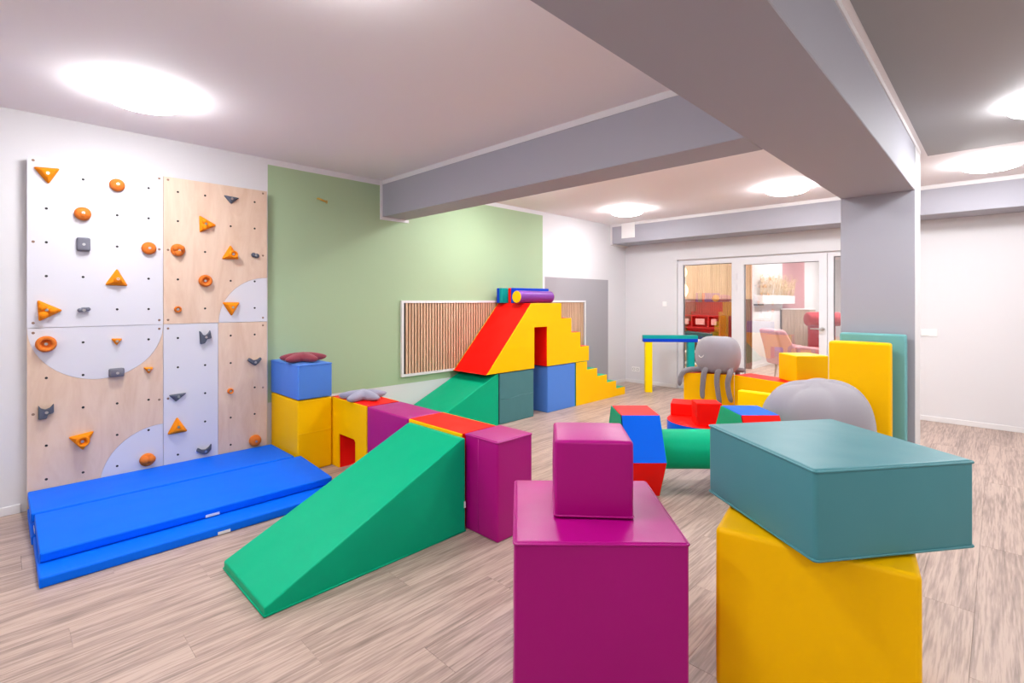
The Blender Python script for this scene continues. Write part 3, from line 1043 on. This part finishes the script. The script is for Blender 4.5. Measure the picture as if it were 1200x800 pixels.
# ------------------------------------------------------------------ blue mats
tm = thing('folding_mat', 'lower blue folding gym mat flat on the floor before the climbing wall', 'gym mat', (-4.1, 0.95, 0), 0, 'blue gym mats')
obj('mat_section', foam(0.645, 1.60, 0.054, 0.008, 0.0, 2, 3), V_MAT, tm, (0.3275, -0.012, 0), smooth=True, wn=True)
obj('mat_section', foam(0.57, 1.60, 0.054, 0.008, 0.0, 2, 3), V_MAT, tm, (-0.285, -0.02, 0), smooth=True, wn=True)
obj('label', box(0.650, 0.6515, -0.01, 0.06, 0.004, 0.022), LABELW, tm)
tm = thing('folding_mat', 'upper blue folding gym mat sloping from the climbing wall onto the lower mat', 'gym mat', (-4.22, 0.95, 0.055), 0, 'blue gym mats')
obj('fold_flap', foam(0.44, 1.56, 0.042, 0.006, 0, 2, 3), V_MAT, tm, (-0.25, -0.02, 0), smooth=True, wn=True)
o = obj('mat_section', foam(0.50, 1.585, 0.056, 0.008, 0, 2, 3), V_MAT, tm, (-0.245, -0.025, 0.043), smooth=True, wn=True)
o = obj('mat_section', foam(0.568, 1.62, 0.054, 0.008, 0, 2, 3), V_MAT, tm, (0.2985, 0.008, 0.0215), smooth=True, wn=True)
o.rotation_euler = (0, R(4.0), 0)
obj('label', box(0.584, 0.586, -0.03, 0.05, 0.006, 0.022), LABELW, tm)
obj('label', box(0.02, 0.12, -0.806, -0.804, 0.012, 0.032), LABELW, tm)


# ------------------------------------------------------------------ star cushions
def star(label, loc, rz, m, r_=0.2, tilt=(0, 0), seed=1):
    bm = bmesh.new()
    n = 60
    outl = []
    for k in range(n):
        a = 2 * PI * k / n
        c = math.cos(5 * a)
        rad = r_ * (0.60 + 0.40 * c) if c > 0 else r_ * (0.60 + 0.17 * c)
        rad = r_ * (0.44 + 0.56 * ((c + 1) / 2) ** 1.5)
        outl.append((math.cos(a) * rad, math.sin(a) * rad, a, rad))
    rings_t, rings_b = [], []
    for s in (1.0, 0.93, 0.8, 0.6, 0.35):
        hgt = 0.046 * math.sqrt(max(0, 1 - s ** 2.2))
        rings_t.append([bm.verts.new((x * s, y * s, 0.028 + hgt * (0.55 + 0.45 * min(1, 0.1 / max(rad * s, 0.03))))) for x, y, a, rad in outl])
        if s < 1:
            rings_b.append([bm.verts.new((x * s, y * s, max(0.001, 0.028 - hgt))) for x, y, a, rad in outl])
    tc_ = bm.verts.new((0, 0, 0.078))
    bc_ = bm.verts.new((0, 0, 0.001))
    seq = rings_t
    for a, b in zip(seq[:-1], seq[1:]):
        for k in range(n):
            bm.faces.new((a[k], a[(k + 1) % n], b[(k + 1) % n], b[k]))
    for k in range(n):
        bm.faces.new((seq[-1][k], seq[-1][(k + 1) % n], tc_))
    seq = [rings_t[0]] + rings_b
    for a, b in zip(seq[:-1], seq[1:]):
        for k in range(n):
            bm.faces.new((a[(k + 1) % n], a[k], b[k], b[(k + 1) % n]))
    for k in range(n):
        bm.faces.new((seq[-1][(k + 1) % n], seq[-1][k], bc_))
    o = obj('star_cushion', bm, m, None, loc, R(rz), smooth=True)
    tag(o, label, 'cushion', 'star cushions')
    pts = [(x * 1.0, y * 1.0, 0.028) for x, y, a, rad in outl]
    obj('seam', sweep(bmesh.new(), pts, 0.0022, 5, closed=True), m, o, smooth=True)
    return o


star('burgundy star cushion lying on the light blue cuboid', (-4.44, 1.885, 0.915), 9, STAR_R, 0.21)
star('grey star cushion lying on the red-topped tunnel block', (-3.95, 2.20, 0.602), 8, STAR_G, 0.215)

# ------------------------------------------------------------------ foreground blocks
A1 = 43.5
block('foam_cube', 'large magenta foam cube in the foreground under the small magenta cube', 0.615, 0.615, 0.60, V_PUR, (-1.2125, 1.699, 0), A1, pipe=(0.592, 0.008), puff=0.006)
block('foam_cube', 'small magenta foam cube standing on the large magenta cube', 0.303, 0.303, 0.30, V_PUR, (-1.222, 1.720, 0.607), 40.6, pipe=(0.008,), bev=0.014)
block('foam_cube', 'large yellow foam cube in the foreground under the petrol slab', 0.605, 0.60, 0.60, V_YEL, (-0.521, 2.226, 0), 10.2, puff=0.008, bev=0.02)
block('foam_slab', 'petrol blue foam slab lying askew on the large yellow cube', 0.61, 0.61, 0.30, V_TEA, (-0.488, 2.241, 0.610), 53.9, pipe=(0.008, 0.292), bev=0.014)

# ------------------------------------------------------------------ hexagon roller (dumb-bell)
AC = R(44.3)
hx = thing('hexagon_roller', 'dumbbell-shaped roller with two hexagon wheels joined by a green barrel', 'foam roller', (-1.717, 3.750, 0), AC, 'soft play blocks')
HR = 0.345


def hexwheel(cx, cols, capm, left):
    """wheel from six wedge segments round the axle, coloured rim"""
    W = 0.295
    for k in range(6):
        a0, a1 = R(60 * k), R(60 * (k + 1))
        p = [(0, 0), (HR * math.cos(a0), HR * math.sin(a0)), (HR * math.cos(a1), HR * math.sin(a1))]
        bm = bmesh.new()
        a = [bm.verts.new((cx - W / 2 + 0.012, q_[0], 0.3 + q_[1])) for q_ in p]
        b = [bm.verts.new((cx + W / 2 - 0.003, q_[0], 0.3 + q_[1])) for q_ in p]
        bm.faces.new(a)
        bm.faces.new(b[::-1])
        for i in range(3):
            j = (i + 1) % 3
            bm.faces.new((a[j], a[i], b[i], b[j]))
        obj('wheel_segment', bm, cols[k], hx)
    for s in (-1, 1):
        bm = bmesh.new()
        x_ = cx + s * (W / 2 - 0.003)
        a = [bm.verts.new((x_, (HR - 0.001) * math.cos(R(60 * k)), 0.3 + (HR - 0.001) * math.sin(R(60 * k)))) for k in range(6)]
        b = [bm.verts.new((x_ + s * 0.003, (HR - 0.003) * math.cos(R(60 * k)), 0.3 + (HR - 0.003) * math.sin(R(60 * k)))) for k in range(6)]
        bm.faces.new(a)
        bm.faces.new(b[::-1])
        for i in range(6):
            j = (i + 1) % 6
            bm.faces.new((a[j], a[i], b[i], b[j]))
        obj('end_cap', bm, capm, hx)


# faces by angle: 0-60 back upper, 60-120 top, 120-180 front upper, 180-240 front lower, 240-300 bottom, 300-360 back lower
hexwheel(-0.44, [V_BLU, V_RED, V_BLU, V_RED, V_BLU, V_RED], V_GRN, True)
hexwheel(0.45, [V_RED, V_BLU, V_RED, V_BLU, V_RED, V_BLU], V_GRN, False)
obj('barrel', lathe(bmesh.new(), [(0.149, -0.293), (0.149, 0.303)], 40, 'x', (0, 0, 0.3)), V_GRN, hx, smooth=True)

# ------------------------------------------------------------------ round drum and red blocks on it
t = thing('round_drum', 'low round blue foam drum with a red top under two red blocks', 'foam drum', (-2.07, 4.784, 0), 0, 'soft play blocks')
dr = 0.335
obj('side_cover', lathe(bmesh.new(), [(0, 0), (dr - 0.01, 0), (dr, 0.01), (dr, 0.282)], 48), V_BLU, t, smooth=True, wn=True)
obj('top_cover', lathe(bmesh.new(), [(dr, 0.282), (dr - 0.004, 0.288), (dr - 0.012, 0.29), (0, 0.29)], 48), V_RED, t, smooth=True, wn=True)
block('foam_cube', 'taller red foam cube at the front of the round drum', 0.225, 0.2, 0.21, V_RED, (-1.975, 4.644, 0.2905), 38, puff=0.002, bev=0.006)
block('foam_slab', 'flat red foam slab at the back left of the round drum', 0.30, 0.27, 0.118, V_RED, (-2.305, 4.938, 0.2905), 22, puff=0.001, bev=0.006)

# ------------------------------------------------------------------ octopus seat row
arch_block('red-topped yellow block under the grey octopus', -2.674, 5.646, 0.545, 0.30, 0.60, rz=23, opening=False)
arch_block('red-topped yellow block under the plain yellow cube, right of the octopus', -2.1728, 5.8605, 0.86, 0.30, 0.60, rz=-18.5, opening=False)
block('foam_cube', 'plain yellow foam cube on the red-topped block before the glass door', 0.335, 0.33, 0.283, V_YEL, (-1.487, 5.915, 0.602), 46, puff=0.003)
block('foam_slab', 'flat bright yellow foam slab leaning before the red-topped block', 0.58, 0.10, 0.50, V_LEM, (-1.695, 5.49, 0), -1.5, puff=0.003)

# octopus
oc = thing('plush_octopus', 'grey plush octopus with an embroidered smile sitting on the red-topped block', 'plush toy', (-2.674, 5.646, 0.603), R(23))
bm = bmesh.new()
n, mrow = 40, 20
HX, HY = 0.374, 0.138


def headpt(th, ph):
    # th azimuth, ph from bottom to top
    cz = math.sin(ph)
    cr = math.cos(ph)
    sgn = 1 if cz > 0 else -1
    cr2 = abs(cr) ** 0.52
    x = 0.252 * cr2 * math.cos(th)
    y = 0.205 * cr2 * math.sin(th)
    z = 0.165 + 0.232 * sgn * abs(cz) ** (0.9 if sgn > 0 else 1.0) * (1 if sgn > 0 else 0.9)
    return Vector((HX + x, HY + y, max(0.004, z + 0.028 + 0.008 * math.sin(3 * th + 1) * cr)))


rings = []
for i in range(mrow + 1):
    ph = -PI / 2 + PI * i / mrow
    if i in (0, mrow):
        rings.append([bm.verts.new(headpt(0, ph))])
    else:
        rings.append([bm.verts.new(headpt(2 * PI * k / n, ph)) for k in range(n)])
for a, b in zip(rings[:-1], rings[1:]):
    for k in range(n):
        if len(a) == 1:
            bm.faces.new((a[0], b[(k + 1) % n], b[k]))
        elif len(b) == 1:
            bm.faces.new((a[k], a[(k + 1) % n], b[0]))
        else:
            bm.faces.new((a[k], a[(k + 1) % n], b[(k + 1) % n], b[k]))
obj('head', bm, PLUSH, oc, smooth=True)
TENT = [
    [(HX - 0.10, 0.10, 0.03), (0.14, 0.05, 0.035), (0.06, -0.01, 0.035), (0.0, -0.045, 0.01), (-0.035, -0.055, -0.06), (-0.045, -0.055, -0.15)],
    [(HX - 0.12, 0.06, 0.04), (0.245, -0.005, 0.045), (0.222, -0.045, 0.0), (0.212, -0.05, -0.10), (0.205, -0.05, -0.20), (0.21, -0.05, -0.29)],
    [(HX + 0.0, 0.05, 0.04), (0.385, -0.012, 0.04), (0.365, -0.045, 0.0), (0.362, -0.05, -0.10), (0.375, -0.05, -0.22), (0.395, -0.05, -0.35)],
    [(HX + 0.10, 0.06, 0.04), (0.505, -0.005, 0.045), (0.492, -0.05, -0.005), (0.475, -0.055, -0.10), (0.49, -0.052, -0.22), (0.515, -0.052, -0.31)],
    [(HX + 0.14, 0.14, 0.03), (0.56, 0.17, 0.035), (0.62, 0.21, 0.03), (0.665, 0.25, 0.022)],
    [(HX + 0.10, 0.24, 0.03), (0.54, 0.30, 0.035), (0.59, 0.35, 0.01), (0.60, 0.355, -0.10), (0.60, 0.355, -0.2)],
    [(HX - 0.02, 0.28, 0.03), (0.34, 0.32, 0.035), (0.33, 0.36, 0.0), (0.33, 0.362, -0.12), (0.33, 0.362, -0.25)],
    [(HX - 0.12, 0.24, 0.03), (0.20, 0.31, 0.035), (0.16, 0.36, 0.0), (0.15, 0.362, -0.1), (0.15, 0.362, -0.22)],
]
for T_ in TENT:
    P_ = smoothpts(T_, 5)
    rad = [0.034 - 0.008 * i / len(P_) for i in range(len(P_))]
    rad[-1] = 0.012
    rad[-2] = 0.022
    obj('tentacle', sweep(bmesh.new(), P_, rad, 10), PLUSHD, oc, smooth=True)
# smile on the side of the head that looks at the left
pts = []
for k in range(13):
    s = (k - 6) / 6
    th = R(224) + s * 0.15
    ph = -0.04 + 0.09 * s * s
    p = headpt(th, ph)
    c_ = Vector((HX, HY, 0.195))
    pts.append(p + (p - c_).normalized() * 0.002)
o = obj('smile', sweep(bmesh.new(), pts, 0.004, 6), STITCH, oc, smooth=True)

# big grey pouf behind the petrol slab
bm = bmesh.new()
n, mrow = 64, 28
pr, ph_top = 0.398, 0.80
rings = []
for i in range(mrow + 1):
    ph = -PI / 2 + PI * i / mrow
    cr = max(0.0, math.cos(ph)) ** 0.62
    sz = math.sin(ph)
    zz = 0.40 + (0.40 * abs(sz) ** 0.8) * (1 if sz > 0 else -1)
    ring = []
    for k in range(1 if i in (0, mrow) else n):
        th = 2 * PI * k / n
        lob = 1 - 0.03 * (1 - abs(math.sin(3.0 * th + 0.6))) ** 2.5 * math.cos(ph) ** 0.3 if i not in (0, mrow) else 1
        up = 0.045 * (abs(math.sin(3.0 * th + 0.6)) - 0.6) * max(0, sz) * math.cos(ph)
        sag = 0.03 * math.sin(th + 0.8) * max(0, sz)
        ring.append(bm.verts.new((pr * cr * lob * math.cos(th), pr * cr * lob * math.sin(th), max(0.0, zz + up + sag))))
    rings.append(ring)
for a, b in zip(rings[:-1], rings[1:]):
    for k in range(n):
        if len(a) == 1:
            bm.faces.new((a[0], b[(k + 1) % n], b[k]))
        elif len(b) == 1:
            bm.faces.new((a[k], a[(k + 1) % n], b[0]))
        else:
            bm.faces.new((a[k], a[(k + 1) % n], b[(k + 1) % n], b[k]))
pf = obj('plush_pouf', bm, PLUSH, None, (-1.04, 4.50, 0), R(20), smooth=True)
tag(pf, 'big round grey plush pouf behind the petrol slab', 'pouf')

# ------------------------------------------------------------------ upright mats at the pillar
block('upright_mat', 'tall yellow foam mat standing before the grey pillar', 0.425, 0.13, 1.105, V_YEL, (-0.838, 5.015, 0), 0, 'upright mats at the pillar', bev=0.02, puff=0.004)
block('upright_mat', 'tall pale petrol foam mat standing between the yellow mat and the grey pillar', 0.46, 0.09, 1.17, V_TEAL, (-0.775, 5.175, 0), 0, 'upright mats at the pillar', bev=0.02, puff=0.004)

# ------------------------------------------------------------------ gate of foam planks in the back corner
GA = R(40)
gx, gy = -4.0, 7.20
ux, uy = math.cos(GA), math.sin(GA)
ps = block('foam_post', 'lemon yellow foam post holding the left end of the turquoise beam', 0.108, 0.108, 0.795, V_LEM, (gx, gy, 0), 40, 'foam beams', cat='foam beam', puff=0.001, bev=0.006)
ps = block('foam_post', 'turquoise foam post holding the right end of the turquoise beam', 0.10, 0.108, 0.795, V_TURQ, (gx + ux * 0.655, gy + uy * 0.655, 0), 40, 'foam beams', cat='foam beam', puff=0.001, bev=0.006)
t = thing('foam_beam', 'turquoise and blue foam beam bridging the two posts in the back corner', 'foam beam', (gx + ux * 0.335, gy + uy * 0.335, 0.796), GA, 'foam beams')
obj('strip', box(-0.42, 0.42, -0.06, 0.06, 0, 0.052, 0.005), V_NAVY, t)
obj('strip', box(-0.42, 0.42, -0.06, 0.06, 0.0525, 0.105, 0.005), V_TURQ, t)

# ------------------------------------------------------------------ lounge furniture seen through the glass
PINKF = mat('dusty_pink_felt', '#C98E92', 0.9, bump=0.2, bscale=300, sheen=0.3)
REDF = mat('crimson_felt', '#A8202F', 0.9, bump=0.2, bscale=300, sheen=0.2)
CABW = wood('grey_oak_fluted', '#9C8474', '#C2AC9B', (12, 12, 0.8), 0.5, fine=0.4)

cb = thing('fluted_cabinet', 'grey oak fluted cabinet with a white top in the lounge behind the pink chair', 'cabinet', (-3.42, 13.0, 0))
obj('carcass', box(-0.29, 0.30, 0, 0.45, 0, 1.235), CABW, cb)
obj('side_panel', box(-0.315, -0.29, -0.02, 0.45, 0, 1.235), mat('dark_edge', '#4A4448', 0.6), cb)
obj('top_board', box(-0.32, 0.31, -0.025, 0.45, 1.236, 1.262), TRIM, cb)
for k in range(9):
    obj('flute', box(-0.288 + k * 0.0653, -0.288 + k * 0.0653 + 0.060, -0.018, 0, 0.02, 1.232, 0.004, 1), CABW, cb)

# planter with dried grasses
pt = thing('wall_planter', 'long white planter of dried grasses mounted on the white lounge wall', 'planter', (-3.75, 12.4, 1.375))
PY0, PY1 = -1.15, 1.15
bm = bmesh.new()
add_box(bm, 0.002, 0.17, PY0, PY1, 0, 0.02)
add_box(bm, 0.002, 0.017, PY0, PY1, 0.02, 0.19)
add_box(bm, 0.155, 0.17, PY0, PY1, 0.02, 0.19)
add_box(bm, 0.017, 0.155, PY0, PY0 + 0.015, 0.02, 0.19)
add_box(bm, 0.017, 0.155, PY1 - 0.015, PY1, 0.02, 0.19)
obj('trough', bm, TRIM, pt)
obj('bracket', box(0.0, 0.17, PY0 - 0.05, PY0 + 0.06, -0.03, -0.001), DARKPLASTIC, pt)
bm = bmesh.new()
rg = random.Random(3)
for k in range(170):
    y_ = rg.uniform(PY0 + 0.03, PY1 - 0.03)
    x_ = rg.uniform(0.03, 0.14)
    h_ = rg.uniform(0.22, 0.56)
    lx, ly = rg.uniform(-0.02, 0.10), rg.uniform(-0.10, 0.16)
    top = Vector((max(0.01, x_ + lx), y_ + ly, 0.08 + h_))
    sweep(bm, [(x_, y_, 0.05), tuple(top)], 0.003, 3, cap=False)
    for q_ in range(7):
        c_ = top + Vector((rg.uniform(-0.03, 0.03), rg.uniform(-0.05, 0.05), rg.uniform(-0.12, 0.05)))
        c_.x = max(0.01, c_.x)
        dv = Vector((rg.uniform(-1, 1) * 0.4, rg.uniform(-1, 1), rg.uniform(0, 1.2))).normalized() * rg.uniform(0.03, 0.065)
        sd = dv.cross(Vector((1, 0, 0))).normalized() * 0.011
        v = [bm.verts.new(c_), bm.verts.new(c_ + dv * 0.5 + sd), bm.verts.new(c_ + dv), bm.verts.new(c_ + dv * 0.5 - sd)]
        for vv in v:
            vv.co.x = max(0.006, vv.co.x)
        bm.faces.new(v)
tag(obj('dried_grass', bm, mat('dried_grass', '#DCC29A', 0.9), pt), kind='stuff')

# pink tub chair
ch = thing('tub_chair', 'dusty pink upholstered tub chair seen through the glass door', 'chair', (-2.60, 9.98, 0), R(44.3))
def softprism(name, poly, w_, y_, bev):
    bm = prism(poly, w_, bev, 4, y0=y_ - w_ / 2)
    return obj(name, bm, PINKF, ch, smooth=True, wn=True)


softprism('backrest', [(-0.40, 0.30), (-0.10, 0.30), (-0.17, 0.56), (-0.36, 0.92), (-0.44, 0.955), (-0.55, 0.93), (-0.46, 0.60)], 0.62, 0.0, 0.045)
for s_ in (-1, 1):
    softprism('armrest', [(-0.22, 0.26), (0.30, 0.26), (0.34, 0.54), (0.25, 0.62), (-0.05, 0.66), (-0.20, 0.66)], 0.11, s_ * 0.29, 0.04)
softprism('seat', [(-0.12, 0.26), (0.30, 0.26), (0.32, 0.42), (0.28, 0.46), (-0.12, 0.44)], 0.46, 0.0, 0.035)
for lx_, ly_ in ((-0.25, -0.24), (-0.25, 0.24), (0.24, -0.24), (0.24, 0.24)):
    obj('leg', sweep(bmesh.new(), [(lx_, ly_, 0.275), (lx_ * 1.1, ly_ * 1.05, 0.0)], [0.02, 0.012], 10), CABW, ch)

# crimson wing chair with a bolster headrest
ch = thing('lounge_chair', 'crimson high-back lounge chair with a round bolster headrest in the lounge', 'chair', (-2.71, 12.35, 0), R(44.3))
bm = box(-0.28, 0.28, 0.0, 0.14, 0.32, 1.0, 0.05, 4)
obj('backrest', bm, REDF, ch, smooth=True)
obj('headrest', lathe(bmesh.new(), [(0, -0.36), (0.11, -0.36), (0.15, -0.33), (0.155, 0.0), (0.15, 0.33), (0.11, 0.36), (0, 0.36)], 28, 'x', (0, 0.02, 1.05)), REDF, ch, smooth=True)
obj('seat', box(-0.32, 0.32, -0.55, 0.04, 0.28, 0.46, 0.05, 4), REDF, ch, smooth=True)
for x_, y_ in ((-0.26, -0.48), (0.26, -0.48), (-0.26, 0.06), (0.26, 0.06)):
    obj('leg', sweep(bmesh.new(), [(x_, y_, 0.29), (x_, y_, 0)], 0.016, 10), DARKPLASTIC, ch)

# toy kitchen under the slatted wall
KR = mat('dark_red_lacquer', '#8E1512', 0.4)
tk = thing('toy_kitchen', 'dark red toy kitchen with white framed openings behind the left glass pane', 'toy kitchen', (-4.72, 10.62, 0))
bm = bmesh.new()
add_box(bm, -0.45, 0.45, 0.38, 0.42, 0, 1.13)
add_box(bm, -0.45, -0.42, 0.12, 0.38, 0.0, 1.13)
add_box(bm, 0.42, 0.45, 0.12, 0.38, 0.0, 1.13)
add_box(bm, -0.42, 0.42, 0.12, 0.38, 1.10, 1.13)
add_box(bm, -0.42, 0.42, 0.12, 0.38, 0.84, 0.87)
for x_ in (-0.20, 0.17):
    add_box(bm, x_, x_ + 0.03, 0.12, 0.38, 0.87, 1.10)
usf = obj('upper_shelf', bm, KR, tk)
for x0_, x1_ in ((-0.36, -0.26), (-0.10, 0.10), (0.25, 0.36)):
    obj('white_panel', box(x0_, x1_, 0.125, 0.16, 0.92, 1.05, 0.004, 1), mat('pale_pink_panel', '#B98E88', 0.5), usf)
obj('worktop', box(-0.48, 0.48, 0.0, 0.378, 0.56, 0.60, 0.004, 1), WPLAST, tk)
obj('hob', box(-0.32, 0.32, 0.05, 0.36, 0.601, 0.76, 0.02, 2), DARKPLASTIC, tk)
bm = bmesh.new()
for x_ in (-0.45, -0.02, 0.41):
    add_box(bm, x_, x_ + 0.035, 0.03, 0.378, 0.0, 0.56)
add_box(bm, -0.41, 0.41, 0.03, 0.378, 0.30, 0.33)
add_box(bm, -0.41, 0.41, 0.03, 0.378, 0.04, 0.07)
obj('open_shelves', bm, WPLAST, tk)

# paper lanterns
LAN = emis('paper_lantern_glow', (1.0, 0.72, 0.38), 1.6)
for (x_, y_, z_, r_, lab) in ((-4.75, 9.85, 1.66, 0.17, 'lower glowing paper lantern at the left edge of the left glass pane'), (-4.80, 10.0, 2.04, 0.13, 'upper glowing paper lantern at the left edge of the left glass pane')):
    t = thing('paper_lantern', lab, 'lantern', (x_, y_, z_))
    bm = bmesh.new()
    prof = []
    for k in range(25):
        a = -PI / 2 + PI * k / 24
        prof.append((0 if k in (0, 24) else r_ * math.cos(a) * (1 - 0.02 * (k % 2)), r_ * math.sin(a)))
    lathe(bm, prof, 28)
    obj('shade', bm, LAN, t, smooth=True)
    obj('cord', sweep(bmesh.new(), [(0, 0, r_ * 0.98), (0, 0, H - z_)], 0.003, 6), DARKPLASTIC, t)
